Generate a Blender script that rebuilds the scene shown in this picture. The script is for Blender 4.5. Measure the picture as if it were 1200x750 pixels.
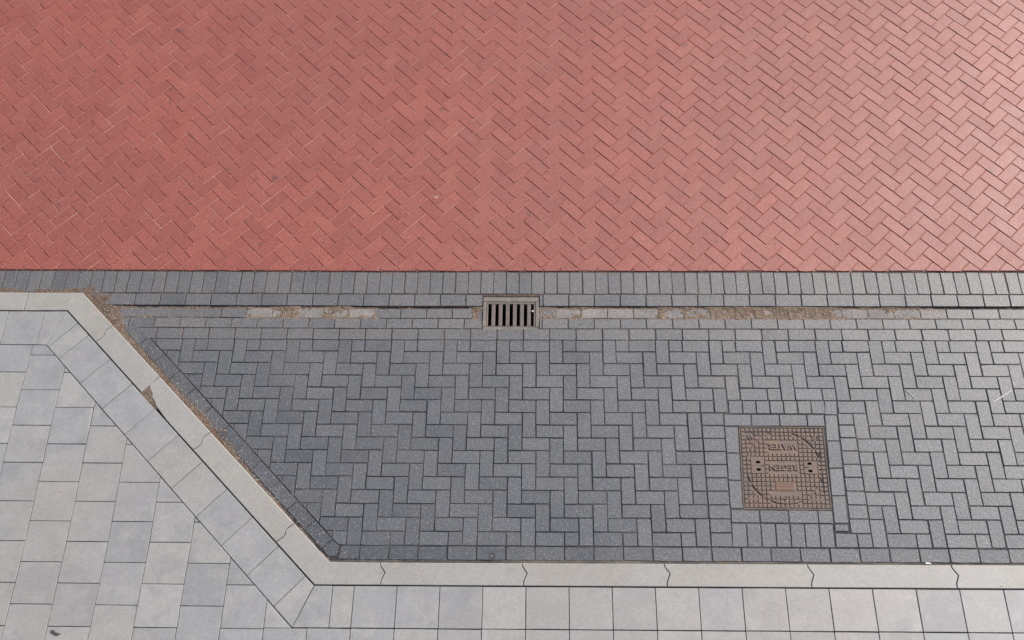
import bpy, math, random
import numpy as np
from mathutils import Matrix, Vector

random.seed(11)


def gauss(mean, s):
    """normal jitter without far outliers"""
    return mean + max(-1.7 * s, min(1.7 * s, random.gauss(0, s)))


rng = np.random.default_rng(11)
sc = bpy.context.scene
for o in list(bpy.data.objects):
    bpy.data.objects.remove(o)
COL = sc.collection

# ------------------------------------------------------------------ camera
CAM = Vector((0.0, -2.193, 7.3097))
RIGHT = Vector((0.999739, 0.015452, -0.016806))
UP = Vector((-0.005358, 0.874370, 0.485230))
FWD = Vector((-0.022192, 0.485014, -0.874225))
FPX = 1216.7                       # focal length in pixels of a 1200 px wide picture
cd = bpy.data.cameras.new('camera')
cd.sensor_width = 36.0
cd.lens = FPX / 1200.0 * 36.0
cd.clip_start = 0.05
cd.clip_end = 2000.0
cam = bpy.data.objects.new('camera', cd)
m = Matrix((RIGHT, UP, -FWD)).transposed().to_4x4()
m.translation = CAM
cam.matrix_world = m
COL.objects.link(cam)
sc.camera = cam

# ------------------------------------------------------------------ sky, sun, exposure
SUN_EL, SUN_AZ = 37.0, 57.0        # azimuth clockwise from +Y: light comes from the upper right
world = bpy.data.worlds.new('World')
sc.world = world
world.use_nodes = True
wn = world.node_tree
sky = wn.nodes.new('ShaderNodeTexSky')
sky.sky_type = 'NISHITA'
sky.sun_disc = False
sky.sun_elevation = math.radians(SUN_EL)
sky.sun_rotation = math.radians(SUN_AZ)
sky.air_density = 1.0
sky.dust_density = 5.0
sky.ozone_density = 0.6
bg = wn.nodes['Background']
bg.inputs['Strength'].default_value = 0.08
wn.links.new(sky.outputs['Color'], bg.inputs['Color'])

sd = bpy.data.lights.new('sun', 'SUN')
sd.energy = 2.6
sd.angle = math.radians(15)
sd.color = (1.0, 0.985, 0.97)
sun = bpy.data.objects.new('sun', sd)
el, az = math.radians(SUN_EL), math.radians(SUN_AZ)
sdir = Vector((math.sin(az) * math.cos(el), math.cos(az) * math.cos(el), math.sin(el)))
sun.rotation_euler = sdir.to_track_quat('Z', 'Y').to_euler()
sun.location = sdir * 30
COL.objects.link(sun)

sc.view_settings.view_transform = 'Standard'
sc.view_settings.look = 'None'
sc.view_settings.gamma = 1.0
sc.view_settings.use_curve_mapping = False
sc.view_settings.exposure = 0.66


# ------------------------------------------------------------------ small tools
def proj(v):
    d = Vector(v) - CAM
    z = d.dot(FWD)
    return 600 + FPX * d.dot(RIGHT) / z, 375 - FPX * d.dot(UP) / z


def in_view(pts, pad=0):
    for q in pts:
        x, y = proj(q)
        if -pad < x < 1200 + pad and -pad < y < 750 + pad:
            return True
    return False


def mesh_from(name, verts, faces, mat=None):
    me = bpy.data.meshes.new(name)
    me.from_pydata([tuple(v) for v in verts], [], faces)
    me.validate()
    if mat:
        me.materials.append(mat)
        if mat.name in EDGE:
            # broken arrises are rougher than the worn tops
            me.materials.append(EDGE[mat.name])
            nz = [abs(p_.normal.z) for p_ in me.polygons]
            me.polygons.foreach_set('material_index', [0 if q > 0.97 else 1 for q in nz])
    return me


EDGE = {}


def obj(name, me, parent=None, loc=None, rot=None):
    o = bpy.data.objects.new(name, me)
    COL.objects.link(o)
    if parent is not None:
        o.parent = parent
    if loc is not None:
        o.location = loc
    if rot is not None:
        o.rotation_euler = rot
    return o


def tag(o, label=None, cat=None, group=None, kind=None):
    if label:
        o['label'] = label
    if cat:
        o['category'] = cat
    if group:
        o['group'] = group
    if kind:
        o['kind'] = kind
    return o


def area2(poly):
    return 0.5 * sum(poly[i][0] * poly[(i + 1) % len(poly)][1] - poly[(i + 1) % len(poly)][0] * poly[i][1]
                     for i in range(len(poly)))


def clip(poly, a, b, c):
    """keep the side a*x + b*y <= c"""
    out = []
    n = len(poly)
    for i in range(n):
        p, q = poly[i], poly[(i + 1) % n]
        dp, dq = a * p[0] + b * p[1] - c, a * q[0] + b * q[1] - c
        if dp <= 0:
            out.append(p)
        if (dp < 0 < dq) or (dq < 0 < dp):
            t = dp / (dp - dq)
            out.append((p[0] + (q[0] - p[0]) * t, p[1] + (q[1] - p[1]) * t))
    return out


def tidy(poly, eps=2e-3):
    out = []
    for q in poly:
        if not out or math.hypot(q[0] - out[-1][0], q[1] - out[-1][1]) > eps:
            out.append(q)
    if len(out) > 1 and math.hypot(out[0][0] - out[-1][0], out[0][1] - out[-1][1]) < eps:
        out.pop()
    return out


def inset(poly, d):
    """shrink a counter-clockwise polygon; d is one distance or one for each edge"""
    n = len(poly)
    ds = d if isinstance(d, (list, tuple)) else [d] * n
    out = []
    for i in range(n):
        p0, p1, p2 = poly[i - 1], poly[i], poly[(i + 1) % n]
        e1 = (p1[0] - p0[0], p1[1] - p0[1])
        e2 = (p2[0] - p1[0], p2[1] - p1[1])
        l1, l2 = math.hypot(*e1) or 1e-9, math.hypot(*e2) or 1e-9
        n1, n2 = (-e1[1] / l1, e1[0] / l1), (-e2[1] / l2, e2[0] / l2)
        d1, d2 = ds[i - 1], ds[i]
        cr = n1[0] * n2[1] - n1[1] * n2[0]
        if abs(cr) < 0.12:
            dd = 0.5 * (d1 + d2)
            nx, ny = n1[0] + n2[0], n1[1] + n2[1]
            ll = math.hypot(nx, ny) or 1
            out.append((p1[0] + nx / ll * dd, p1[1] + ny / ll * dd))
        else:
            x = (d1 * n2[1] - d2 * n1[1]) / cr
            y = (d2 * n1[0] - d1 * n2[0]) / cr
            mx = 3.0 * max(abs(d1), abs(d2), 1e-6)
            ll = math.hypot(x, y)
            if ll > mx:
                x, y = x * mx / ll, y * mx / ll
            out.append((p1[0] + x, p1[1] + y))
    return out


def soften(poly, cut=0.006, wob=0.0008, seg=0.12):
    """clip the corners of a polygon and let its long edges wander a little"""
    n = len(poly)
    out = []
    for i in range(n):
        p0, p1, p2 = poly[i - 1], poly[i], poly[(i + 1) % n]
        for q in (p0, p2):
            l = math.hypot(q[0] - p1[0], q[1] - p1[1])
            c = min(cut * random.uniform(0.4, 1.3), l * 0.3)
            t = c / l
            out.append((p1[0] + (q[0] - p1[0]) * t, p1[1] + (q[1] - p1[1]) * t))
        l = math.hypot(p2[0] - p1[0], p2[1] - p1[1])
        if l > seg:
            k = random.uniform(0.35, 0.65)
            nx, ny = -(p2[1] - p1[1]) / l, (p2[0] - p1[0]) / l
            w = random.uniform(-wob, wob)
            out.append((p1[0] + (p2[0] - p1[0]) * k + nx * w, p1[1] + (p2[1] - p1[1]) * k + ny * w))
    return out


def prism(outline, depth, ch, chh, ztop=None):
    """block with a chamfered top: verts, faces.  ch is one inset or one for each edge"""
    n = len(outline)
    top = inset(outline, ch)
    zt = ztop or (lambda x, y: 0.0)
    v = [(x, y, zt(x, y)) for x, y in top]
    v += [(x, y, zt(x, y) - chh) for x, y in outline]
    v += [(x, y, -depth) for x, y in outline]
    f = [tuple(range(n))]
    for i in range(n):
        j = (i + 1) % n
        f.append((n + i, n + j, j, i))
        f.append((2 * n + i, 2 * n + j, n + j, n + i))
    return v, f


class Joined:
    """collects blocks that become one mesh"""
    def __init__(self):
        self.v, self.f = [], []

    def add(self, v, f, mat=None):
        b = len(self.v)
        self.v += [tuple(mat @ Vector(q)) for q in v] if mat is not None else [tuple(q) for q in v]
        self.f += [tuple(b + i for i in q) for q in f]


# value noise for the loose sand
_T = rng.random((256, 256))


def vnoise(x, y):
    xi, yi = np.floor(x).astype(int), np.floor(y).astype(int)
    fx, fy = x - xi, y - yi
    fx, fy = fx * fx * (3 - 2 * fx), fy * fy * (3 - 2 * fy)
    a, b = _T[xi % 256, yi % 256], _T[(xi + 1) % 256, yi % 256]
    c, d = _T[xi % 256, (yi + 1) % 256], _T[(xi + 1) % 256, (yi + 1) % 256]
    return (a * (1 - fx) + b * fx) * (1 - fy) + (c * (1 - fx) + d * fx) * fy - 0.5


def fbm(x, y, s, octv=4):
    t, amp = 0, 1.0
    for k in range(octv):
        t = t + amp * vnoise(x * s + 17.3 * k, y * s + 5.1 * k)
        s *= 2.1
        amp *= 0.55
    return t


# ------------------------------------------------------------------ materials
class NT:
    def __init__(self, name):
        self.m = bpy.data.materials.new(name)
        self.m.use_nodes = True
        self.t = self.m.node_tree
        self.bs = self.t.nodes['Principled BSDF']

    def n(self, typ, **kw):
        q = self.t.nodes.new(typ)
        for k, v in kw.items():
            setattr(q, k, v)
        return q

    def l(self, a, b):
        self.t.links.new(a, b)

    def math(self, op, a, b=None, clampit=False):
        q = self.n('ShaderNodeMath', operation=op, use_clamp=clampit)
        for i, s in enumerate((a, b)):
            if s is None:
                continue
            if isinstance(s, (int, float)):
                q.inputs[i].default_value = s
            else:
                self.l(s, q.inputs[i])
        return q.outputs[0]

    def noise(self, vec, scale, detail=3, rough=0.55):
        q = self.n('ShaderNodeTexNoise')
        q.inputs['Scale'].default_value = scale
        q.inputs['Detail'].default_value = detail
        q.inputs['Roughness'].default_value = rough
        self.l(vec, q.inputs['Vector'])
        return q.outputs['Fac']

    def ramp(self, fac, lo, hi, a=0.0, b=1.0):
        q = self.n('ShaderNodeMapRange')
        q.inputs['From Min'].default_value = lo
        q.inputs['From Max'].default_value = hi
        q.inputs['To Min'].default_value = a
        q.inputs['To Max'].default_value = b
        self.l(fac, q.inputs['Value'])
        return q.outputs[0]

    def mix(self, fac, a, b, mode='MIX'):
        q = self.n('ShaderNodeMix', data_type='RGBA', blend_type=mode)
        for s, i in ((fac, 0), (a, 6), (b, 7)):
            if isinstance(s, (int, float)):
                q.inputs[i].default_value = s
            elif isinstance(s, tuple):
                q.inputs[i].default_value = (*s, 1.0)
            else:
                self.l(s, q.inputs[i])
        return q.outputs[2]

    def scale_col(self, col, fac):
        q = self.n('ShaderNodeVectorMath', operation='SCALE')
        if isinstance(col, tuple):
            q.inputs[0].default_value = col
        else:
            self.l(col, q.inputs[0])
        if isinstance(fac, (int, float)):
            q.inputs['Scale'].default_value = fac
        else:
            self.l(fac, q.inputs['Scale'])
        return q.outputs[0]

    def rnd(self):
        oi = self.n('ShaderNodeObjectInfo').outputs['Random']
        gi = self.n('ShaderNodeNewGeometry').outputs['Random Per Island']
        return self.math('FRACT', self.math('ADD', self.math('MULTIPLY', oi, 7.31), self.math('MULTIPLY', gi, 3.17)))

    def pos(self):
        return self.n('ShaderNodeNewGeometry').outputs['Position']

    def bump(self, h, strength, dist):
        q = self.n('ShaderNodeBump')
        q.inputs['Strength'].default_value = strength
        q.inputs['Distance'].default_value = dist
        self.l(h, q.inputs['Height'])
        self.l(q.outputs['Normal'], self.bs.inputs['Normal'])

    def out(self, col, rough, spec=0.5):
        if isinstance(col, tuple):
            self.bs.inputs['Base Color'].default_value = (*col, 1)
        else:
            self.l(col, self.bs.inputs['Base Color'])
        if isinstance(rough, (int, float)):
            self.bs.inputs['Roughness'].default_value = rough
        else:
            self.l(rough, self.bs.inputs['Roughness'])
        self.bs.inputs['Specular IOR Level'].default_value = spec
        return self.m


def mat_red(name='red_clay_brick', rs=(0.48, 0.55), sp_=0.75):
    g = NT(name)
    P, r = g.pos(), g.rnd()
    col = g.mix(r, (0.268, 0.071, 0.055), (0.322, 0.092, 0.068))
    col = g.mix(g.ramp(g.noise(P, 0.55, 4), 0.38, 0.70, 0, 0.6), col, (0.245, 0.074, 0.060))
    col = g.mix(g.ramp(g.noise(P, 3.5, 5, 0.65), 0.46, 0.74, 0, 0.35), col, (0.305, 0.118, 0.092))
    col = g.mix(g.ramp(g.noise(P, 28, 4), 0.55, 0.8, 0, 0.25), col, (0.21, 0.075, 0.065))
    col = g.mix(g.ramp(g.noise(P, 11, 2, 0.4), 0.735, 0.76, 0, 0.55), col, (0.10, 0.05, 0.045))
    fine = g.noise(P, 78, 4, 0.8)
    col = g.scale_col(col, g.ramp(fine, 0.34, 0.66, 0.62, 1.38))
    g.bump(g.math('ADD', g.math('MULTIPLY', fine, 1.0), g.noise(P, 40, 3)), 0.6, 0.003)
    return g.out(col, g.ramp(g.noise(P, 6, 3), 0.3, 0.7, *rs), sp_)


def mat_grey(name, a, b, dust=0.35, rough=0.50, spec=0.75):
    g = NT(name)
    P, r = g.pos(), g.rnd()
    col = g.mix(r, a, b)
    # pale dust and brownish dirt lying in broad uneven patches
    col = g.mix(g.ramp(g.noise(P, 1.3, 5, 0.6), 0.42, 0.72, 0, dust), col, (0.145, 0.143, 0.142))
    # dust carried towards the gutter
    sp = g.n('ShaderNodeSeparateXYZ')
    g.l(P, sp.inputs[0])
    dy = g.math('MULTIPLY', g.ramp(sp.outputs[1], 0.2, 1.7, 0.0, 1.0), g.ramp(g.noise(P, 2.4, 5, 0.65), 0.38, 0.62, 0.1, 0.7))
    col = g.mix(dy, col, (0.135, 0.134, 0.136))
    col = g.mix(g.ramp(g.noise(P, 6.0, 5, 0.65), 0.56, 0.8, 0, 0.35), col, (0.15, 0.125, 0.105))
    col = g.mix(g.ramp(g.noise(P, 35, 4), 0.5, 0.8, 0, 0.4), col, (0.075, 0.078, 0.083))
    fine = g.noise(P, 75, 4, 0.8)
    col = g.scale_col(col, g.ramp(fine, 0.36, 0.64, 0.66, 1.34))
    v = g.n('ShaderNodeTexVoronoi')
    v.inputs['Scale'].default_value = 125
    g.l(P, v.inputs['Vector'])
    rv = g.n('ShaderNodeSeparateColor')
    g.l(v.outputs['Color'], rv.inputs[0])
    dot = g.math('MULTIPLY', g.ramp(v.outputs['Distance'], 0.25, 0.5, 1, 0), g.ramp(rv.outputs[0], 0.70, 1.0, 0, 0.75))
    col = g.mix(dot, col, (0.36, 0.36, 0.36))
    g.bump(g.math('ADD', g.math('MULTIPLY', fine, 1.0), g.noise(P, 40, 3)), 0.6, 0.003)
    return g.out(col, rough, spec)


def mat_tile(name='pale_concrete_tile', rough=0.47, spec=0.85):
    g = NT(name)
    P, r = g.pos(), g.rnd()
    cr = g.n('ShaderNodeValToRGB')
    g.l(r, cr.inputs[0])
    els = cr.color_ramp.elements
    els[0].position, els[0].color = 0.0, (0.245, 0.246, 0.252, 1)
    els[1].position, els[1].color = 1.0, (0.340, 0.336, 0.330, 1)
    for p_, c_ in ((0.3, (0.296, 0.296, 0.300, 1)), (0.55, (0.280, 0.281, 0.287, 1)), (0.85, (0.312, 0.305, 0.290, 1))):
        e = els.new(p_)
        e.color = c_
    col = cr.outputs[0]
    # cloudy stains that differ from tile to tile
    off = g.n('ShaderNodeVectorMath', operation='ADD')
    cx = g.n('ShaderNodeCombineXYZ')
    g.l(g.math('MULTIPLY', r, 37.0), cx.inputs[2])
    g.l(P, off.inputs[0])
    g.l(cx.outputs[0], off.inputs[1])
    Q = off.outputs[0]
    col = g.mix(g.ramp(g.noise(Q, 5, 5, 0.62), 0.46, 0.66, 0, 0.7), col, (0.235, 0.235, 0.24))
    col = g.mix(g.ramp(g.noise(Q, 7, 4, 0.6), 0.50, 0.72, 0, 0.5), col, (0.385, 0.372, 0.352))
    mp_ = g.n('ShaderNodeMapping')
    mp_.inputs['Scale'].default_value = (14.0, 3.0, 1.0)
    g.l(Q, mp_.inputs['Vector'])
    col = g.mix(g.ramp(g.noise(mp_.outputs[0], 1.6, 4, 0.6), 0.55, 0.75, 0, 0.45), col, (0.25, 0.25, 0.255))
    col = g.mix(g.ramp(g.noise(P, 0.7, 2, 0.5), 0.50, 0.62, 0, 0.5), col, (0.318, 0.297, 0.278))
    col = g.mix(g.ramp(g.noise(P, 55, 3), 0.6, 0.75, 0, 0.3), col, (0.23, 0.235, 0.24))
    col = g.mix(g.ramp(g.noise(P, 40, 2), 0.70, 0.76, 0, 0.5), col, (0.46, 0.46, 0.46))
    fine = g.noise(P, 75, 4, 0.8)
    col = g.scale_col(col, g.ramp(fine, 0.36, 0.64, 0.88, 1.12))
    g.bump(g.math('ADD', g.math('MULTIPLY', fine, 0.4), g.noise(P, 30, 3)), 0.25, 0.002)
    return g.out(col, rough, spec)


def mat_kerb(name='kerb_concrete', rough=0.48, spec=0.8):
    g = NT(name)
    P, r = g.pos(), g.rnd()
    col = g.mix(r, (0.318, 0.305, 0.282), (0.312, 0.304, 0.292))
    col = g.mix(g.ramp(g.noise(P, 2.5, 5, 0.6), 0.45, 0.7, 0, 0.6), col, (0.265, 0.250, 0.225))
    col = g.mix(g.ramp(g.noise(P, 14, 5, 0.7), 0.52, 0.75, 0, 0.6), col, (0.38, 0.362, 0.335))
    col = g.mix(g.ramp(g.noise(P, 8, 6, 0.75), 0.60, 0.70, 0, 0.45), col, (0.205, 0.19, 0.172))
    col = g.mix(g.ramp(g.noise(P, 70, 3), 0.62, 0.75, 0, 0.35), col, (0.24, 0.235, 0.22))
    fine = g.noise(P, 75, 4, 0.8)
    col = g.scale_col(col, g.ramp(fine, 0.36, 0.64, 0.88, 1.12))
    g.bump(g.math('ADD', g.math('MULTIPLY', fine, 0.5), g.noise(P, 25, 4)), 0.3, 0.003)
    return g.out(col, rough, spec)


def mat_sand(name, a, b, c, s=120):
    g = NT(name)
    P = g.pos()
    col = g.mix(g.ramp(g.noise(P, 9, 4, 0.6), 0.35, 0.65), a, b)
    v = g.n('ShaderNodeTexVoronoi')
    v.inputs['Scale'].default_value = s
    g.l(P, v.inputs['Vector'])
    rv = g.n('ShaderNodeSeparateColor')
    g.l(v.outputs['Color'], rv.inputs[0])
    col = g.mix(g.ramp(rv.outputs[0], 0.72, 0.8, 0, 0.75), col, c)
    col = g.scale_col(col, g.ramp(rv.outputs[1], 0, 1, 0.7, 1.25))
    g.bump(g.math('ADD', v.outputs['Distance'], g.noise(P, 60, 4)), 0.5, 0.002)
    return g.out(col, 0.85, 0.2)


def mat_joint(name, dark, light, lo, hi):
    g = NT(name)
    P = g.pos()
    col = g.mix(g.ramp(g.noise(P, 2.2, 5, 0.65), lo, hi), dark, light)
    col = g.scale_col(col, g.ramp(g.noise(P, 160, 2), 0.3, 0.7, 0.7, 1.25))
    g.bump(g.noise(P, 90, 3), 0.6, 0.003)
    return g.out(col, 0.9, 0.15)


def mat_iron(name, a, b, c, rough=0.55):
    g = NT(name)
    P = g.pos()
    col = g.mix(g.ramp(g.noise(P, 7, 5, 0.65), 0.38, 0.64), a, b)
    col = g.mix(g.ramp(g.noise(P, 16, 5, 0.7), 0.52, 0.72, 0, 0.8), col, c)
    col = g.scale_col(col, g.ramp(g.noise(P, 200, 2), 0.3, 0.7, 0.82, 1.2))
    g.bump(g.noise(P, 150, 3), 0.4, 0.0015)
    return g.out(col, rough, 0.5)


def mat_plain(name, col, rough=0.8):
    g = NT(name)
    P = g.pos()
    c = g.scale_col(col, g.ramp(g.noise(P, 60, 4), 0.3, 0.7, 0.75, 1.25))
    return g.out(c, rough, 0.3)


M_RED = mat_red()
EDGE[M_RED.name] = mat_red('red_brick_edge', (0.88, 0.95), 0.15)
M_GREY = mat_grey('grey_paver', (0.060, 0.068, 0.083), (0.093, 0.101, 0.117))
EDGE[M_GREY.name] = mat_grey('grey_paver_edge', (0.062, 0.069, 0.084), (0.096, 0.103, 0.118), 0.3, 0.92, 0.15)
M_GUT = mat_grey('gutter_paver', (0.078, 0.083, 0.093), (0.130, 0.126, 0.129), 0.5)
EDGE[M_GUT.name] = mat_grey('gutter_paver_edge', (0.078, 0.083, 0.093), (0.130, 0.126, 0.129), 0.3, 0.92, 0.15)
M_EDGE = mat_grey('edge_paver', (0.050, 0.058, 0.074), (0.078, 0.085, 0.100), 0.2)
EDGE[M_EDGE.name] = mat_grey('edge_paver_edge', (0.050, 0.058, 0.074), (0.078, 0.085, 0.100), 0.3, 0.92, 0.15)
M_TILE = mat_tile()
EDGE[M_TILE.name] = mat_tile('concrete_tile_edge', 0.92, 0.15)
M_KERB = mat_kerb()
EDGE[M_KERB.name] = mat_kerb('kerb_edge', 0.92, 0.15)
M_SAND = mat_sand('brown_sand', (0.165, 0.120, 0.088), (0.135, 0.092, 0.066), (0.30, 0.25, 0.20), 170)
M_DIRT = mat_sand('reddish_dirt', (0.112, 0.086, 0.068), (0.108, 0.072, 0.055), (0.21, 0.17, 0.14), 170)
M_JRED = mat_joint('red_joint_sand', (0.42, 0.23, 0.18), (0.56, 0.35, 0.28), 0.40, 0.66)
M_JGUT = mat_joint('gutter_joint_dirt', (0.055, 0.042, 0.038), (0.15, 0.10, 0.08), 0.42, 0.7)
M_SILT = mat_grey('silted_paver', (0.25, 0.228, 0.212), (0.32, 0.292, 0.272), 0.15, 0.7, 0.4)
M_JGREY = mat_joint('grey_joint_sand', (0.038, 0.038, 0.041), (0.15, 0.14, 0.13), 0.46, 0.70)
M_JFOOT = mat_joint('foot_dirt', (0.075, 0.07, 0.066), (0.16, 0.14, 0.12), 0.45, 0.7)
M_JTILE = mat_joint('tile_joint_sand', (0.05, 0.048, 0.048), (0.09, 0.083, 0.077), 0.5, 0.75)
M_GROUND = mat_joint('ground_soil', (0.085, 0.08, 0.072), (0.14, 0.125, 0.11), 0.4, 0.65)

# ------------------------------------------------------------------ layout constants (metres)
# Y = 0 is the near edge of the herringbone field of the bay, X runs along the road
A_RED = 0.3001 / (2 * math.sqrt(2))
SLOPE = 0.0629                      # the road rises from the gutter
Y_ROAD = 2.315
U = 0.105                           # paver module
OH = -1.5661                        # column phase of the bay herringbone
DIAG = -1.413                       # X + Y of the seam between herringbone and the edge row


def wy(x):
    """the bay runs very slightly askew to the right"""
    return 0.0048 * max(0.0, x + 1.2)


def W(p):
    return (p[0], p[1] + wy(p[0]))


def WP(poly):
    return [W(q) for q in poly]


# ------------------------------------------------------------------ ground
g_me = mesh_from('ground', [(-300, -300, -0.3), (300, -300, -0.3), (300, 300, -0.3), (-300, 300, -0.3)], [(0, 1, 2, 3)], M_GROUND)
tag(obj('ground', g_me), 'bare sandy soil beneath and beyond the paving', 'ground', kind='structure')


def sheet(name, strips, mat):
    """strips: list of (x0, x1, [(y, z), ...])"""
    v, f = [], []
    for x0, x1, prof in strips:
        n = 24
        b = len(v)
        for y, z in prof:
            for i in range(n + 1):
                x = x0 + (x1 - x0) * i / n
                v.append((x, y + wy(x), z))
        for j in range(len(prof) - 1):
            for i in range(n):
                a = b + j * (n + 1) + i
                f.append((a, a + 1, a + n + 2, a + n + 1))
    return mesh_from(name, v, f, mat)


XL, XR = -6.6, 6.2
tan_s = math.tan(SLOPE)

# ------------------------------------------------------------------ road of red bricks
road_top = 9.0
rd_me = sheet('road', [(XL, XR, [(Y_ROAD + 0.005, -0.2), (Y_ROAD + 0.007, -0.0040), (road_top, tan_s * (road_top - Y_ROAD) - 0.0040)])], M_JRED)
road = tag(obj('road', rd_me), 'road surface of red bricks laid in a diagonal herringbone', 'road', kind='structure')

R2 = math.sqrt(0.5)
E1, E2 = (R2, R2), (R2, -R2)
SL_M = Matrix.Translation((0, Y_ROAD, 0)) @ Matrix.Rotation(SLOPE, 4, 'X')
red_variants = []
for k in range(12):
    L, Wd, gap = 2 * A_RED, A_RED, random.uniform(0.0036, 0.0052)
    hl, hw = L / 2 - gap / 2, Wd / 2 - gap / 2
    o_ = soften([(-hl, -hw), (hl, -hw), (hl, hw), (-hl, hw)], 0.006, 0.0008)
    v, f = prism(o_, 0.07, 0.0030, 0.0024)
    red_variants.append((mesh_from('red_brick', v, f, M_RED), v, f))

cand = []
joined = Joined()
cutlist = []
for i in range(-24, 24):
    for j in range(-4, 46):
        Lx, Ly = -0.4034 + i * 0.3001, 0.4888 + j * 0.15005
        for kind in (0, 1):
            if kind == 0:      # long side runs down to the right
                c = (Lx + A_RED * (0.5 * E1[0] + E2[0]), Ly + A_RED * (0.5 * E1[1] + E2[1]))
                ang = -math.pi / 4
                base = (Lx, Ly)
                e_l, e_s = E2, E1
            else:              # long side runs up to the right
                base = (Lx + 2 * A_RED * E2[0], Ly + 2 * A_RED * E2[1])
                c = (base[0] + A_RED * (E1[0] + 0.5 * E2[0]), base[1] + A_RED * (E1[1] + 0.5 * E2[1]))
                ang = math.pi / 4
                e_l, e_s = E1, E2
            if not (XL < c[0] < XR) or c[1] > road_top - Y_ROAD - 0.1:
                continue
            corners = [(base[0] + a_ * 2 * A_RED * e_l[0] + b_ * A_RED * e_s[0],
                        base[1] + a_ * 2 * A_RED * e_l[1] + b_ * A_RED * e_s[1]) for a_, b_ in ((0, 0), (1, 0), (1, 1), (0, 1))]
            lo = min(q[1] - wy(q[0]) for q in corners)
            hi = max(q[1] - wy(q[0]) for q in corners)
            if hi < 0.012:
                continue
            if lo < 0.002:
                if area2(corners) < 0:
                    corners.reverse()
                lim = 0.004 + random.uniform(-0.003, 0.004) + wy(c[0])
                cp = tidy(clip(corners, 0, -1, -lim))
                if len(cp) > 2 and abs(area2(cp)) > 0.0004:
                    cutlist.append((cp, c))
                continue
            cand.append((c, ang))


def red_matrix(c, ang):
    return SL_M @ Matrix.Translation((c[0] + gauss(0, 0.0009), c[1] + gauss(0, 0.0009), gauss(0, 0.0007))) \
        @ Matrix.Rotation(ang + gauss(0, 0.004), 4, 'Z') @ Matrix.Rotation(gauss(0, 0.008), 4, 'X') @ Matrix.Rotation(gauss(0, 0.005), 4, 'Y')


def fully_shown(c):
    x, y = proj(SL_M @ Vector((c[0], c[1], 0)))
    return 4 < x < 1196 and y > 2


vis_cut = [q for q in cutlist if fully_shown(q[1])]
n_cut = len(vis_cut)
cand.sort(key=lambda q: (0 if fully_shown(q[0]) else 1, (SL_M @ Vector((q[0][0], q[0][1], 0)) - CAM).length))
N_FULL = max(0, 300 - n_cut)
for k, (c, ang) in enumerate(cand):
    me, v, f = random.choice(red_variants)
    M4 = red_matrix(c, ang)
    if k < N_FULL and fully_shown(c):
        b = obj('brick', me, road)
        b.matrix_local = M4
    else:
        joined.add(v, f, M4)
for cp, c in cutlist:
    o_ = soften(inset(cp, 0.0020), 0.007, 0.0035, 0.03)
    v, f = prism(o_, 0.07, 0.0030, 0.0024)
    v = [SL_M @ Vector(q) for q in v]
    if (cp, c) in vis_cut:
        obj('cut_brick', mesh_from('cut_brick', v, f, M_RED), road)
    else:
        joined.add(v, f)
tag(obj('brick_paving', mesh_from('brick_paving', joined.v, joined.f, M_RED), road), kind='stuff')

# ------------------------------------------------------------------ grey paver pieces
grey_variants = {}


def variants(mat, n=10, gap=0.0056):
    key = mat.name
    if key not in grey_variants:
        lst = []
        for k in range(n):
            g_ = gap * random.uniform(0.85, 1.25)
            hl, hw = U - g_ / 2, U / 2 - g_ / 2
            o_ = soften([(-hl, -hw), (hl, -hw), (hl, hw), (-hl, hw)], random.choice((0.004, 0.006, 0.009)), 0.0012)
            v, f = prism(o_, 0.08, 0.0032, 0.0034)
            lst.append((mesh_from(key, v, f, mat), v, f))
        grey_variants[key] = lst
    return grey_variants[key]


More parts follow.
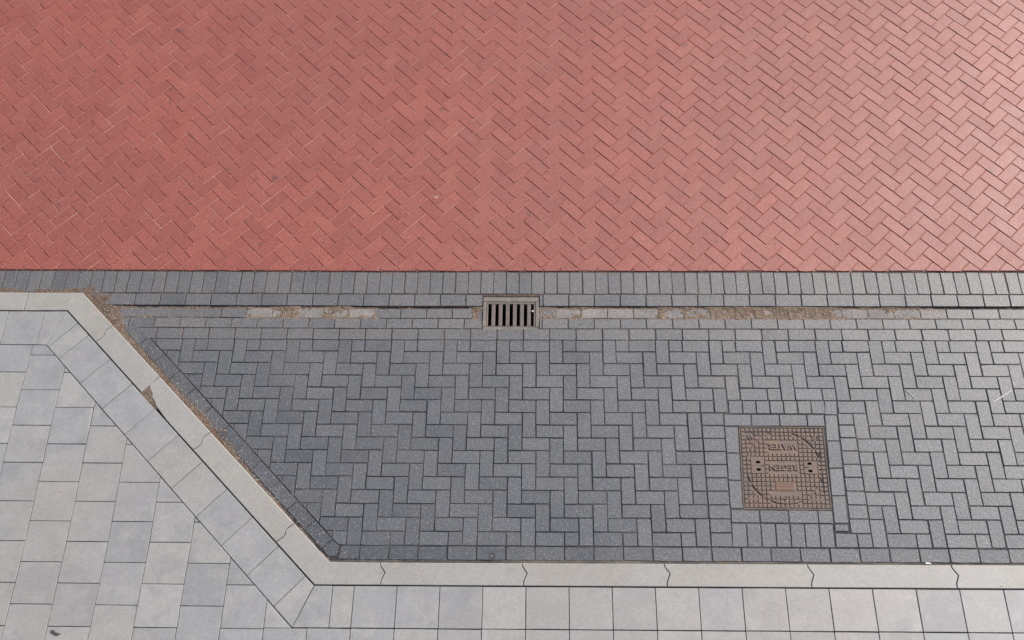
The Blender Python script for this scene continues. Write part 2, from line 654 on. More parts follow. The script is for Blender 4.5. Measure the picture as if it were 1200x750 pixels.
class Field:
    """paving of one structure: shown pieces become objects, pieces out of frame are joined"""
    def __init__(self, parent, mat, name='paver', limit=300):
        self.parent, self.mat, self.name, self.limit = parent, mat, name, limit
        self.full, self.cut = [], []

    def add_full(self, c, ang, z=0.0, tilt=0.0):
        self.full.append((W(c), ang, z, tilt))

    def add_cut(self, poly, z=0.0, prof=None, gap=0.0054, mat=None):
        poly = tidy(poly)
        if len(poly) < 3:
            return
        if area2(poly) < 0:
            poly = poly[::-1]
        if area2(poly) < 0.0006:
            return
        self.cut.append((WP(poly), z, prof, gap, mat or self.mat))

    def build(self):
        J = Joined()
        items = []
        for it in self.full:
            M4 = Matrix.Translation((it[0][0] + gauss(0, 0.0010), it[0][1] + gauss(0, 0.0010), it[2] + gauss(0, 0.0008))) \
                @ Matrix.Rotation(gauss(it[3], 0.007), 4, 'X') @ Matrix.Rotation(gauss(0, 0.006), 4, 'Y') \
                @ Matrix.Rotation(it[1] + gauss(0, 0.005), 4, 'Z')
            x, y = proj((it[0][0], it[0][1], 0))
            items.append((-4 < x < 1204 and y < 760, 0.022 * (1 + 0.001 * y), 0, M4, None))
        for poly, z, prof, gap, mat in self.cut:
            cx = sum(q[0] for q in poly) / len(poly)
            cy = sum(q[1] for q in poly) / len(poly)
            x, y = proj((cx, cy, 0))
            dz = z + gauss(0, 0.0007)
            t1, t2 = gauss(0, 0.004), gauss(0, 0.004)
            zt = (lambda a, b, cx=cx, cy=cy, dz=dz, t1=t1, t2=t2, prof=prof:
                  dz + t1 * (a - cx) + t2 * (b - cy) + (prof(b - wy(a)) if prof else 0.0))
            ip = inset(poly, gap / 2 * random.uniform(0.9, 1.2))
            if area2(ip) <= 0.00025:
                continue
            v, f = prism(soften(ip, 0.004, 0.001), 0.09, 0.0032, 0.0034, zt)
            items.append((-4 < x < 1204 and y < 760, area2(poly) * (1 + 0.001 * y), 1, (v, f), mat))
        items.sort(key=lambda q: (not q[0], -q[1]))
        for k, (shown, a, typ, d, mat) in enumerate(items):
            if typ == 0:
                me, v, f = random.choice(variants(self.mat))
                if shown and k < self.limit:
                    o = obj(self.name, me, self.parent)
                    o.matrix_local = d
                else:
                    J.add(v, f, d)
            else:
                if shown and k < self.limit:
                    obj('cut_' + self.name, mesh_from('cut_' + self.name, d[0], d[1], mat), self.parent)
                else:
                    J.add(*d)
        if J.v:
            tag(obj(self.name + '_paving', mesh_from(self.name + '_paving', J.v, J.f, self.mat), self.parent), kind='stuff')
        return len(items)


# gutter profile across Y (before the skew)
def gz(y):
    return float(np.interp(y, [1.675, 1.78, 1.876, 1.880, 1.970, 1.984, 2.099, 2.31], [0.0, -0.002, -0.009, -0.016, -0.016, -0.004, 0.0, 0.0]))


JD = 0.0043
gut_prof = [(1.675, -JD), (1.78, -0.002 - JD), (1.876, -0.009 - JD), (1.880, -0.016 - JD), (1.972, -0.016 - JD), (1.982, -0.005 - JD - 0.012),
            (2.099, -JD), (2.306, -JD), (2.330, -JD - 0.010)]
def part_prof(prof, y0, y1):
    ys = [q[0] for q in prof]
    zs = [q[1] for q in prof]
    inner = [q for q in prof if y0 < q[0] < y1]
    return [(y0, float(np.interp(y0, ys, zs)))] + inner + [(y1, float(np.interp(y1, ys, zs)))]


# the bed is left open under the storm drain
gutter = tag(obj('gutter', sheet('gutter', [(XL, -0.415, gut_prof), (0.022, XR, gut_prof),
                                            (-0.415, 0.022, part_prof(gut_prof, 1.675, 1.775)), (-0.415, 0.022, part_prof(gut_prof, 2.062, 2.330))], M_JGUT)),
             'shallow gutter of grey pavers between the red road and the bay', 'gutter', kind='structure')
GF = Field(gutter, M_GUT, 'paver', 330)
DR_X0, DR_X1 = -0.428, 0.033        # storm drain opening


# soldier course: pavers across the gutter line
for k in range(-24, 102):
    x0 = -4.3149 + 0.1045 * k
    GF.add_full((x0 + 0.05225, 2.204), math.pi / 2, -0.0005, 0.0)


def course(y0, y1, pitch, off, kmin, kmax, slope, zmid):
    for k in range(kmin, kmax):
        x0, x1 = off + pitch * k, off + pitch * (k + 1)
        if x1 > XR or x0 < XL:
            continue
        r = [(x0, y0), (x1, y0), (x1, y1), (x0, y1)]
        pieces = []
        if x1 <= DR_X0 or x0 >= DR_X1 or y1 < 1.785:
            pieces.append(r)
        else:
            pieces.append(clip(r, 1, 0, DR_X0))
            pieces.append(clip(r, -1, 0, -DR_X1))
        for q in pieces:
            if len(q) < 3:
                continue
            q2 = clip(q, -1, -1, 1.535)         # stop at the corner of the kerb
            if len(q2) < 3 or abs(area2(q2)) < 0.0009:
                continue
            if len(q2) == 4 and abs(abs(area2(q2)) - (x1 - x0) * (y1 - y0)) < 1e-6 and 0.1 < y1 - y0 < 0.11:
                GF.add_full(((x0 + x1) / 2, (y0 + y1) / 2), 0.0, zmid, slope)
            else:
                xc = (x0 + x1) / 2
                silt = 1.87 < y0 < 1.89 and (-2.35 < xc < -1.35 or 0.15 < xc < 3.3)
                GF.add_cut(q2, 0.0, gz, 0.0054, M_SILT if silt else None)


course(1.986, 2.098, 0.2092, -3.0755, -20, 50, 0.035, -0.002)
course(1.879, 1.972, 0.2093, -3.1842, -20, 50, 0.0, -0.016)
course(1.777, 1.876, 0.2094, -3.2949, -20, 50, -0.06, -0.0055)
course(1.675, 1.777, 0.2109, -3.0472, -20, 50, -0.02, -0.001)
n_gut = GF.build()

# ------------------------------------------------------------------ parking bay: herringbone of grey pavers
bay_prof = [(-0.22, -JD), (1.675, -JD)]
bay = tag(obj('parking_bay', sheet('parking_bay', [(-3.6, 1.58, bay_prof), (2.12, XR, bay_prof), (1.58, 2.12, part_prof(bay_prof, -0.22, 0.31)), (1.58, 2.12, part_prof(bay_prof, 0.89, 1.675))], M_JGREY)),
          'parking bay of dark grey pavers in herringbone', 'parking bay', kind='structure')
BF = Field(bay, M_GREY, 'paver', 300)


def gx(c):
    return OH + U * c


def gy(r):
    return 1.675 - (1.675 / 16.0) * r


def in_zone(c, r):
    if r == 5 and 29 <= c <= 36:
        return True
    if 6 <= r <= 14 and 27 <= c <= 37:
        return True
    if r == 15 and 27 <= c <= 36:
        return True
    return False


def cells_rect(c0, r0, c1, r1):
    return [(gx(c0), gy(r1)), (gx(c1), gy(r1)), (gx(c1), gy(r0)), (gx(c0), gy(r0))]


def lay(c0, r0, nc, nr):
    cells = [(c0 + a, r0 + b) for a in range(nc) for b in range(nr)]
    keep = [q for q in cells if 0 <= q[1] < 16 and not in_zone(*q)]
    if not keep:
        return
    rect = cells_rect(min(q[0] for q in keep), min(q[1] for q in keep), max(q[0] for q in keep) + 1, max(q[1] for q in keep) + 1)
    if max(q[0] for q in rect) > XR:
        return
    q = clip(rect, -1, -1, -(DIAG + 0.003))
    if len(q) < 3:
        return
    if len(keep) == 2 and len(q) == 4 and abs(area2(q)) > 0.0215:
        BF.add_full(((rect[0][0] + rect[2][0]) / 2, (rect[0][1] + rect[2][1]) / 2), 0.0 if nc == 2 else math.pi / 2)
    else:
        BF.add_cut(q)


for r in range(-1, 17):
    for c in range(-40, 80):
        kk = (c + r) % 4
        if kk == 0:
            lay(c, r, 1, 2)             # upright paver, top cell here
        elif kk == 2:
            lay(c, r, 2, 1)             # lying paver


def grid_poly(pts):
    return [(gx(a), gy(b)) for a, b in pts]


# pieces fitted round the manhole (in units of the paver grid: column, row)
def gq(x0, y0, x1, y1, sh=0.0, sh2=None):
    s2 = sh if sh2 is None else sh2
    BF.add_cut(grid_poly([(x0 + sh * 0, y1), (x1 + sh * 0, y1), (x1, y0), (x0, y0)]))


BF_quads = []
# course above
for a, b in ((28.66, 30.64), (30.64, 32.68), (32.68, 34.66), (34.66, 35.93)):
    BF_quads.append([(a, 6.08), (b, 6.09), (b - 0.03, 7.03), (a - 0.03, 7.05)])
# right column
BF_quads += [[(35.95, 6.12), (36.88, 6.12), (36.78, 8.17), (35.83, 8.17)],
             [(35.83, 8.17), (36.78, 8.17), (36.72, 10.23), (35.74, 10.25)],
             [(35.74, 10.25), (36.72, 10.23), (36.63, 12.28), (35.64, 12.29)],
             [(35.64, 12.29), (36.63, 12.28), (36.56, 14.28), (35.56, 14.29)],
             [(35.56, 14.32), (36.54, 14.32), (36.50, 14.86), (35.54, 14.86)]]
# left column
BF_quads += [[(28.64, 7.06), (29.62, 7.09), (29.55, 9.14), (28.60, 9.12)],
             [(28.60, 9.12), (29.55, 9.14), (29.48, 11.19), (28.56, 11.17)],
             [(28.56, 11.17), (29.48, 11.19), (29.42, 13.27), (28.52, 13.25)]]
# course below
for a, b in ((28.55, 30.53), (30.53, 32.53), (32.53, 34.55), (34.55, 35.58)):
    BF_quads.append([(a, 13.32), (b, 13.36), (b - 0.04, 14.30), (a - 0.04, 14.28)])
xs = (28.5, 29.55, 30.52, 31.52, 32.52, 33.51, 34.50, 35.48)
for a, b in zip(xs[:-1], xs[1:]):
    BF_quads.append([(a, 14.31), (b, 14.31), (b - 0.05, 16.0), (a - 0.05, 16.0)])
# squares above the surround
for c in (29, 30, 31, 32, 33, 34, 35):
    BF_quads.append([(c + 0.08, 5.0), (c + 1.08, 5.0), (c + 1.06, 6.06), (c + 0.06, 6.06)])
BF_quads.append([(36.08, 5.0), (37.0, 5.0), (36.9, 6.12), (35.97, 6.12)])
# stacks of cut pieces left and right of it
rows_l = (6.0, 7.0, 8.0, 9.0, 10.0, 11.0, 12.0, 13.0, 14.0, 15.0, 16.0)
for a, b in zip(rows_l[:-1], rows_l[1:]):
    x0 = 27.02
    xr = float(np.interp(a, [6, 16], [28.64, 28.48]))
    BF_quads.append([(x0, a), (xr, a), (xr, b), (x0, b)])
rows_r = (6.0, 6.92, 7.92, 8.93, 9.95, 10.92, 11.95, 12.95, 13.97, 15.0)
for a, b in zip(rows_r[:-1], rows_r[1:]):
    xl = float(np.interp(a, [6, 15], [36.88, 36.58]))
    BF_quads.append([(xl, a), (38.0, a), (38.0, b), (xl, b)])
BF_quads.append([(35.5, 14.95), (37.0, 15.0), (37.0, 16.0), (35.46, 16.0)])
for q in BF_quads:
    BF.add_cut(grid_poly(q))
n_bay = BF.build()

# edge courses of the bay, beside the kerb
edge = tag(obj('bay_edge', sheet('bay_edge', [(-1.5, XR, [(-0.24, -JD - 0.004), (-0.221, -JD - 0.004)])], M_JGREY)),
           'edge course of dark pavers between the bay and the kerb', 'paving edge', kind='structure')
EF = Field(edge, M_EDGE, 'paver', 300)
for k in range(0, 38):
    x0 = -1.2524 + 0.2102 * k
    if x0 + 0.21 > XR:
        break
    EF.add_full((x0 + 0.105, -0.0545), 0.0)
EF.add_cut([(-1.405, -0.105), (-1.2524, -0.105), (-1.2524, -0.003), (-1.392, -0.003)])
dj = (-3.25, -3.10, -2.95, -2.80, -2.65, -2.495, -2.34, -2.195, -2.05, -1.893, -1.744, -1.595, -1.456)
for a, b in zip(dj[:-1], dj[1:]):
    s = 0.0735
    EF.add_cut([(a, DIAG - a), (a - s, DIAG - a - s), (b - s, DIAG - b - s), (b, DIAG - b)])
EF.add_cut([(-1.456, DIAG + 1.456), (-1.527, -0.028), (-1.475, -0.09), (-1.425, -0.085), (-1.41, -0.06), (-1.397, -0.008)])
EF.build()

# ------------------------------------------------------------------ kerb
KZ = 0.09
F1, F2 = (-3.686, 2.052), (-1.443, -0.145)
B1, B2 = (-3.771, 1.879), (-1.533, -0.313)


def kf(x):
    return -0.147 + 0.0065 * (x + 1.08)


def kb(x):
    return -0.313 + 0.0050 * (x + 1.53)


def lerp(a, b, t):
    return (a[0] + (b[0] - a[0]) * t, a[1] + (b[1] - a[1]) * t)


kerb = tag(obj('kerb', sheet('kerb', [(-1.5, XR, [(-0.33, -0.05), (-0.17, -0.05)])], M_JTILE)),
           'pale concrete kerb with a slanting stretch beside the bay', 'kerb', kind='structure')

WAVE = ((0.0, 0.0), (0.16, 0.004), (0.34, 0.022), (0.47, 0.034), (0.60, 0.024), (0.80, 0.008), (1.0, 0.006))


def wave_line(f, b, straight=False, flip=1.0):
    """joint between two kerb stones, from front to back"""
    if straight:
        return [f, b]
    dx, dy = b[0] - f[0], b[1] - f[1]
    l = math.hypot(dx, dy)
    tx, ty = -dy / l, dx / l
    return [(f[0] + dx * t + tx * w * flip, f[1] + dy * t + ty * w * flip) for t, w in WAVE]


def s_line(f, b):
    """s-shaped joint of the slanting stones"""
    dx, dy = b[0] - f[0], b[1] - f[1]
    l = math.hypot(dx, dy)
    tx, ty = -dy / l, dx / l
    pts = ((0, 0), (0.2, -0.006), (0.34, -0.012), (0.46, -0.006), (0.55, 0.008), (0.66, 0.014), (0.85, 0.008), (1, 0))
    return [(f[0] + dx * t + tx * w, f[1] + dy * t + ty * w) for t, w in pts]


def densify(line, step=0.16):
    out = [line[0]]
    for a, b in zip(line[:-1], line[1:]):
        n = max(1, int(math.hypot(b[0] - a[0], b[1] - a[1]) / step))
        for k in range(1, n + 1):
            out.append(lerp(a, b, k / n))
    return out


def kerb_stone(front, end_joint, back, start_joint, chip=None):
    """front: line from start to end; joints run front to back"""
    front = densify(front)
    back = densify(back)
    poly, ch = [], []
    fr = [(q[0], q[1]) for q in front]
    for i, q in enumerate(fr[:-1]):
        poly.append(q)
        ch.append(0.0055 + random.uniform(-0.0015, 0.0015))
    for q in end_joint[:-1]:
        poly.append(q)
        ch.append(0.0025)
    bk = list(reversed(back))
    for q in bk[:-1]:
        poly.append(q)
        ch.append(0.003)
    sj = list(reversed(start_joint))
    for q in sj[:-1]:
        poly.append(q)
        ch.append(0.0025)
    if chip:
        poly, ch = chip(poly, ch)
    if area2(poly) < 0:
        poly.reverse()
        ch = [ch[i] for i in range(len(ch) - 2, -1, -1)] + [ch[-1]]
    body = inset(poly, 0.0026)
    dz = random.uniform(-0.0015, 0.0015)
    v, f = prism(body, 0.16, ch, 0.007, lambda x, y: KZ + dz)
    # joint edges are sharper than the front arris: lift their lower chamfer ring
    n = len(body)
    for i in range(n):
        c = 0.5 * (ch[i - 1] + ch[i])
        if c < 0.0036:
            x, y, z = v[n + i]
            v[n + i] = (x, y, KZ + dz - 0.003)
    obj('kerb_stone', mesh_from('kerb_stone', v, f, M_KERB), kerb)


YF1, YB1 = 2.050, 1.876
ul = [(-4.129 - k) for k in range(0, 3)]
for k in range(2):
    a, b = ul[k + 1], ul[k]
    kerb_stone([(a, YF1 - 0.002 * (k + 1)), (b, YF1 - 0.002 * k)], [(b, YF1 - 0.002 * k), (b + 0.002, YB1)],
               [(a + 0.002, YB1), (b + 0.002, YB1)], [(a, YF1 - 0.002 * (k + 1)), (a + 0.002, YB1)])
fr = (0.140, 0.3437, 0.5546, 0.8747)
br_ = (0.1287, 0.3307, 0.5438, 0.8615)
JO = [s_line(lerp(F1, F2, a), lerp(B1, B2, b)) for a, b in zip(fr, br_)]
JO[1] = [lerp(F1, F2, fr[1]), lerp(B1, B2, br_[1])]
J_UL = [(-4.129, YF1), (-4.127, YB1)]
JB = [wave_line((-1.084 + 0.999 * k, kf(-1.084 + 0.999 * k)), (-1.076 + 0.999 * k, kb(-1.076 + 0.999 * k))) for k in range(0, 8)]
kerb_stone([J_UL[0], F1, JO[0][0]], JO[0], [J_UL[1], B1, JO[0][-1]], J_UL)
kerb_stone([JO[0][0], JO[1][0]], JO[1], [JO[0][-1], JO[1][-1]], JO[0])


def diag_chip(poly, ch):
    """back corner of this stone is broken off"""
    cpts = [(-2.985, 1.220), (-2.972, 1.185), (-2.950, 1.150), (-2.943, 1.110), (-2.915, 1.078), (-2.905, 1.050)]
    out, oc, first = [], [], None
    for q, c in zip(poly, ch):
        t = ((q[0] - B1[0]) * (B2[0] - B1[0]) + (q[1] - B1[1]) * (B2[1] - B1[1])) / ((B2[0] - B1[0]) ** 2 + (B2[1] - B1[1]) ** 2)
        dist = abs((q[0] - B1[0]) * (B2[1] - B1[1]) - (q[1] - B1[1]) * (B2[0] - B1[0])) / math.hypot(B2[0] - B1[0], B2[1] - B1[1])
        if dist < 0.02 and t < 0.385:
            first = len(out) if first is None else first
            continue
        out.append(q)
        oc.append(c)
    # the broken edge takes the place of the removed run of points
    ins = list(reversed(cpts))
    out = out[:first] + ins + out[first:]
    oc = oc[:first] + [0.004] * len(ins) + oc[first:]
    return out, oc


kerb_stone([JO[1][0], JO[2][0]], JO[2], [JO[1][-1], JO[2][-1]], JO[1], diag_chip)
kerb_stone([JO[2][0], JO[3][0]], JO[3], [JO[2][-1], JO[3][-1]], JO[2])
kerb_stone([JO[3][0], F2, JB[0][0]], JB[0], [JO[3][-1], B2, JB[0][-1]], JO[3])
for a, b in zip(JB[:-1], JB[1:]):
    kerb_stone([a[0], b[0]], b, [a[-1], b[-1]], a)

# ------------------------------------------------------------------ pavement of square tiles
TZ = 0.087
pv_v = [(XL, -2.6, TZ - 0.010), (-1.55, -2.6, TZ - 0.010), (XR, -2.6, TZ - 0.010), (XR, kb(XR) + 0.02, TZ - 0.010), (B2[0] + 0.01, B2[1] + 0.02, TZ - 0.010),
        (B1[0] + 0.01, B1[1] + 0.01, TZ - 0.010), (XL, 1.885, TZ - 0.010)]
pavement = tag(obj('pavement', mesh_from('pavement', pv_v, [(0, 1, 4, 5, 6), (1, 2, 3, 4)], M_JTILE)),
               'footpath of pale grey square concrete tiles', 'pavement', kind='structure')
tile_variants = []
for k in range(8):
    h = 0.15 - random.uniform(0.0016, 0.0026)
    o_ = soften([(-h, -h), (h, -h), (h, h), (-h, h)], 0.004, 0.0006, 0.2)
    v, f = prism(o_, 0.06, 0.0030, 0.0030)
    tile_variants.append(mesh_from('tile', v, f, M_TILE))
tile_hidden = Joined()


def tile_piece(poly):
    poly = tidy(poly, 0.003)
    if len(poly) < 3:
        return
    if area2(poly) < 0:
        poly = poly[::-1]
    if area2(poly) < 0.0003:
        return
    cx, cy = sum(q[0] for q in poly) / len(poly), sum(q[1] for q in poly) / len(poly)
    dz, t1, t2 = TZ + gauss(0, 0.0009), gauss(0, 0.006), gauss(0, 0.006)
    ip = inset(poly, random.uniform(0.0016, 0.0026))
    if area2(ip) < 0.0001:
        return
    v, f = prism(soften(ip, 0.003, 0.0008, 0.2), 0.0, 0.0022, 0.0020, lambda a, b: dz + t1 * (a - cx) + t2 * (b - cy))
    if in_view([(q[0], q[1], TZ) for q in poly], 3):
        full = abs(area2(poly) - 0.09) < 0.0035
        obj('tile' if full else 'cut_tile', mesh_from('tile', v, f, M_TILE), pavement)
    else:
        tile_hidden.add(v, f)


MI1, MI2 = (-3.869, 1.566), (-1.656, -0.608)     # inner corners of the border row
dk = 0.004
# border row on the upper left
xs = [-4.848 - 0.3 * k for k in range(5, -1, -1)] + [-4.548, -4.248, -3.953]
for a, b in zip(xs[:-1], xs[1:]):
    tile_piece([(a + 0.002, 1.569), (b + 0.002, 1.569), (b, YB1 - dk), (a, YB1 - dk)])
tile_piece([(-3.951, 1.569), MI1, (B1[0], B1[1] - dk), (-3.953, YB1 - dk)])
# slanting border row
Bk1, Bk2 = (B1[0] - 0.003, B1[1] - 0.003), (B2[0] - 0.003, B2[1] - 0.003)
L1 = [(-3.657, 1.764), (-3.545, 1.664)]
o_fr = [0.0, 0.0510, 0.1005] + [0.1005 + (0.970 - 0.1005) * k / 9 for k in range(1, 10)] + [1.0]
i_fr = [0.0, 0.0085, 0.0570] + [0.0570 + (0.9345 - 0.0570) * k / 9 for k in range(1, 10)] + [1.0]
for k in range(len(o_fr) - 1):
    tile_piece([lerp(MI1, MI2, i_fr[k]), lerp(MI1, MI2, i_fr[k + 1]), lerp(Bk1, Bk2, o_fr[k + 1]), lerp(Bk1, Bk2, o_fr[k])])


def ib(x):
    return -0.608 + 0.0047 * (x + 1.656)


# border row along the lower kerb
xs = [-1.404, -1.253] + [-0.953 + 0.2995 * k for k in range(0, 24)]
tile_piece([MI2, (xs[0], ib(xs[0])), (xs[0], kb(xs[0]) - dk), (B2[0], B2[1] - dk)])
for a, b in zip(xs[:-1], xs[1:]):
    if b > XR:
        break
    tile_piece([(a, ib(a)), (b, ib(b)), (b, kb(b) - dk), (a, kb(a) - dk)])

# field of tiles in half bond
dnx, dny = -(MI2[1] - MI1[1]), (MI2[0] - MI1[0])
dl = math.hypot(dnx, dny)
dnx, dny = dnx / dl, dny / dl
dcst = dnx * MI1[0] + dny * MI1[1]


def drift(y):
    return -0.028 * min(1.0, max(0.0, y))


for k in range(-21, 21):
    x0, x1 = -0.055 + 0.2995 * k, -0.055 + 0.2995 * (k + 1)
    if k < -6:
        base = -0.468 if k % 2 == 0 else -0.319
        for n in range(-7, 8):
            y0, y1 = base + 0.299 * n, base + 0.299 * (n + 1)
            poly = [(x0 + drift(y0), y0), (x1 + drift(y0), y0), (x1 + drift(y1), y1), (x0 + drift(y1), y1)]
            poly = clip(poly, 0, 1, 1.5655)
            if len(poly) > 2:
                poly = clip(poly, dnx, dny, dcst - 0.001)
            if len(poly) > 2:
                tile_piece(poly)
    else:
        if k == -6:
            poly = clip([(x0, -0.612), (x1, -0.612), (x1, -0.30), (x0, -0.30)], dnx, dny, dcst - 0.001)
            if len(poly) > 2:
                tile_piece(poly)
        top = ib((x0 + x1) / 2) - 0.002
        ys_ = [top] + [top - (0.15 if k % 2 else 0.30) - 0.30 * n for n in range(0, 7)]
        for a, b in zip(ys_[:-1], ys_[1:]):
            tile_piece([(x0, b), (x1, b), (x1, a), (x0, a)])
if tile_hidden.v:
    tag(obj('tile_paving', mesh_from('tile_paving', tile_hidden.v, tile_hidden.f, M_TILE), pavement), kind='stuff')

# ------------------------------------------------------------------ storm drain
M_GRATE = mat_iron('grate_iron', (0.155, 0.125, 0.115), (0.12, 0.102, 0.097), (0.20, 0.135, 0.105))
M_RIM = mat_iron('drain_rim', (0.185, 0.168, 0.152), (0.145, 0.128, 0.115), (0.25, 0.215, 0.18), 0.7)
M_PIT = mat_plain('drain_pit', (0.02, 0.019, 0.018), 0.95)
drain = bpy.data.objects.new('storm_drain', None)
COL.objects.link(drain)
drain.location = (-0.1975, 1.9205 + wy(-0.2), -0.008)
tag(drain, 'rusty rectangular storm drain with upright slots set in the gutter', 'storm drain')


def box_vf(x0, y0, x1, y1, z0, z1, ch=0.0):
    o_ = [(x0, y0), (x1, y0), (x1, y1), (x0, y1)]
    v, f = prism(o_, 0, ch, ch, lambda a, b: z1)
    n = 4
    for i in range(n):
        v[2 * n + i] = (v[2 * n + i][0], v[2 * n + i][1], z0)
    return v, f


def boxes(name, lst, mat, parent, ch=0.002):
    J = Joined()
    for b in lst:
        J.add(*box_vf(*b, ch))
    return obj(name, mesh_from(name, J.v, J.f, mat), parent)


ox, oy = 0.2265, 0.1525            # half size of the frame
ixh, iyt, iyb = 0.184, 0.091, 0.112   # slots
boxes('frame', [(-ox, oy - 0.042, ox, oy + 0.004, -0.12, 0.0), (-ox, -oy, ox, -oy + 0.030, -0.12, 0.0),
                (-ox, -oy + 0.030, -ox + 0.026, oy - 0.042, -0.12, 0.001), (ox - 0.026, -oy + 0.030, ox, oy - 0.042, -0.12, 0.001)], M_RIM, drain, 0.004)
boxes('grate_rail', [(-ox + 0.027, iyt, ox - 0.027, oy - 0.043, -0.05, -0.003)], M_GRATE, drain)
boxes('grate_rail', [(-ox + 0.027, -oy + 0.031, ox - 0.027, -iyb, -0.05, -0.003)], M_GRATE, drain)
slot0 = [-0.1835 + 0.0577 * k for k in range(7)]
bar_x = [(-ox + 0.027, slot0[0])] + [(slot0[k] + 0.027, slot0[k + 1]) for k in range(6)] + [(slot0[6] + 0.022, ox - 0.027)]
for a, b in bar_x:
    boxes('bar', [(a, -iyb, b, iyt, -0.05, -0.003)], M_GRATE, drain, 0.003)
pit_v = [(-ox + .01, -oy + .01, -.28), (ox - .01, -oy + .01, -.28), (ox - .01, oy - .01, -.28), (-ox + .01, oy - .01, -.28),
         (-ox + .01, -oy + .01, -.13), (ox - .01, -oy + .01, -.13), (ox - .01, oy - .01, -.13), (-ox + .01, oy - .01, -.13)]
obj('basin', mesh_from('basin', pit_v, [(0, 1, 2, 3), (0, 4, 5, 1), (1, 5, 6, 2), (2, 6, 7, 3), (3, 7, 4, 0)], M_PIT), drain)

# ------------------------------------------------------------------ manhole cover
M_COVER = mat_iron('cover_iron', (0.165, 0.110, 0.085), (0.128, 0.094, 0.080), (0.200, 0.125, 0.075))
M_FRAME = mat_iron('cover_frame', (0.16, 0.115, 0.085), (0.13, 0.10, 0.08), (0.22, 0.16, 0.10), 0.75)
M_RUST = mat_iron('cover_rust', (0.185, 0.112, 0.080), (0.17, 0.105, 0.078), (0.21, 0.125, 0.080), 0.75)
MH_Z = -0.002
mh = bpy.data.objects.new('manhole_cover', None)
COL.objects.link(mh)
mh.location = (1.858, 0.61 + wy(1.858), 0)
tag(mh, 'square rust brown iron manhole cover with grid studs and raised lettering', 'manhole cover')
TLc, TRc, BLc, BRc = (1.546 + 0.004, 0.937), (2.190, 0.937), (1.526, 0.283), (2.168, 0.281)


def mp(u, w, z=0.0):
    x = (BLc[0] * (1 - u) + BRc[0] * u) * (1 - w) + (TLc[0] * (1 - u) + TRc[0] * u) * w
    y = (BLc[1] * (1 - u) + BRc[1] * u) * (1 - w) + (TLc[1] * (1 - u) + TRc[1] * u) * w
    return (x - 1.858, y - 0.61, z + MH_Z)


def uv_prism(J, outline, z0, z1, ch):
    """block on the cover; outline in cover units"""
    top = inset(outline, ch)
    n = len(outline)
    v = [mp(a, b, z1) for a, b in top] + [mp(a, b, z0) for a, b in outline]
    f = [tuple(range(n))] + [(n + i, n + (i + 1) % n, (i + 1) % n, i) for i in range(n)]
    J.add(v, f)


NS = 19
RIM = 0.018
cell = (1 - 2 * RIM) / NS
holes = [(0.200, 1 - 0.443, 1), (0.203, 1 - 0.527, -1), (0.795, 1 - 0.456, 1), (0.797, 1 - 0.540, -1)]


def cell_of(u, w):
    return int((u - RIM) / cell), int((w - RIM) / cell)


hole_cells = set()
for u, w, s_ in holes:
    for a in (-0.036, 0.0, 0.036):
        for b in (-0.022, 0.0, 0.022):
            hole_cells.add(cell_of(u + a, w + b))
J = Joined()
for i in range(NS):
    for j in range(NS):
        if (i, j) in hole_cells:
            continue
        a, b = RIM + i * cell, RIM + j * cell
        J.add([mp(a, b, -0.0060), mp(a + cell, b, -0.0060), mp(a + cell, b + cell, -0.0060), mp(a, b + cell, -0.0060)], [(0, 1, 2, 3)])
obj('plate', mesh_from('plate', J.v, J.f, M_COVER), mh)
# frame
J = Joined()
for a0, b0, a1, b1 in ((0, 0, 1, RIM * 0.8), (0, 1 - RIM * 0.8, 1, 1), (0, RIM * 0.8, RIM * 0.8, 1 - RIM * 0.8), (1 - RIM * 0.8, RIM * 0.8, 1, 1 - RIM * 0.8)):
    uv_prism(J, [(a0, b0), (a1, b0), (a1, b1), (a0, b1)], -0.05, 0.0, 0.002)
obj('frame', mesh_from('frame', J.v, J.f, M_FRAME), mh)
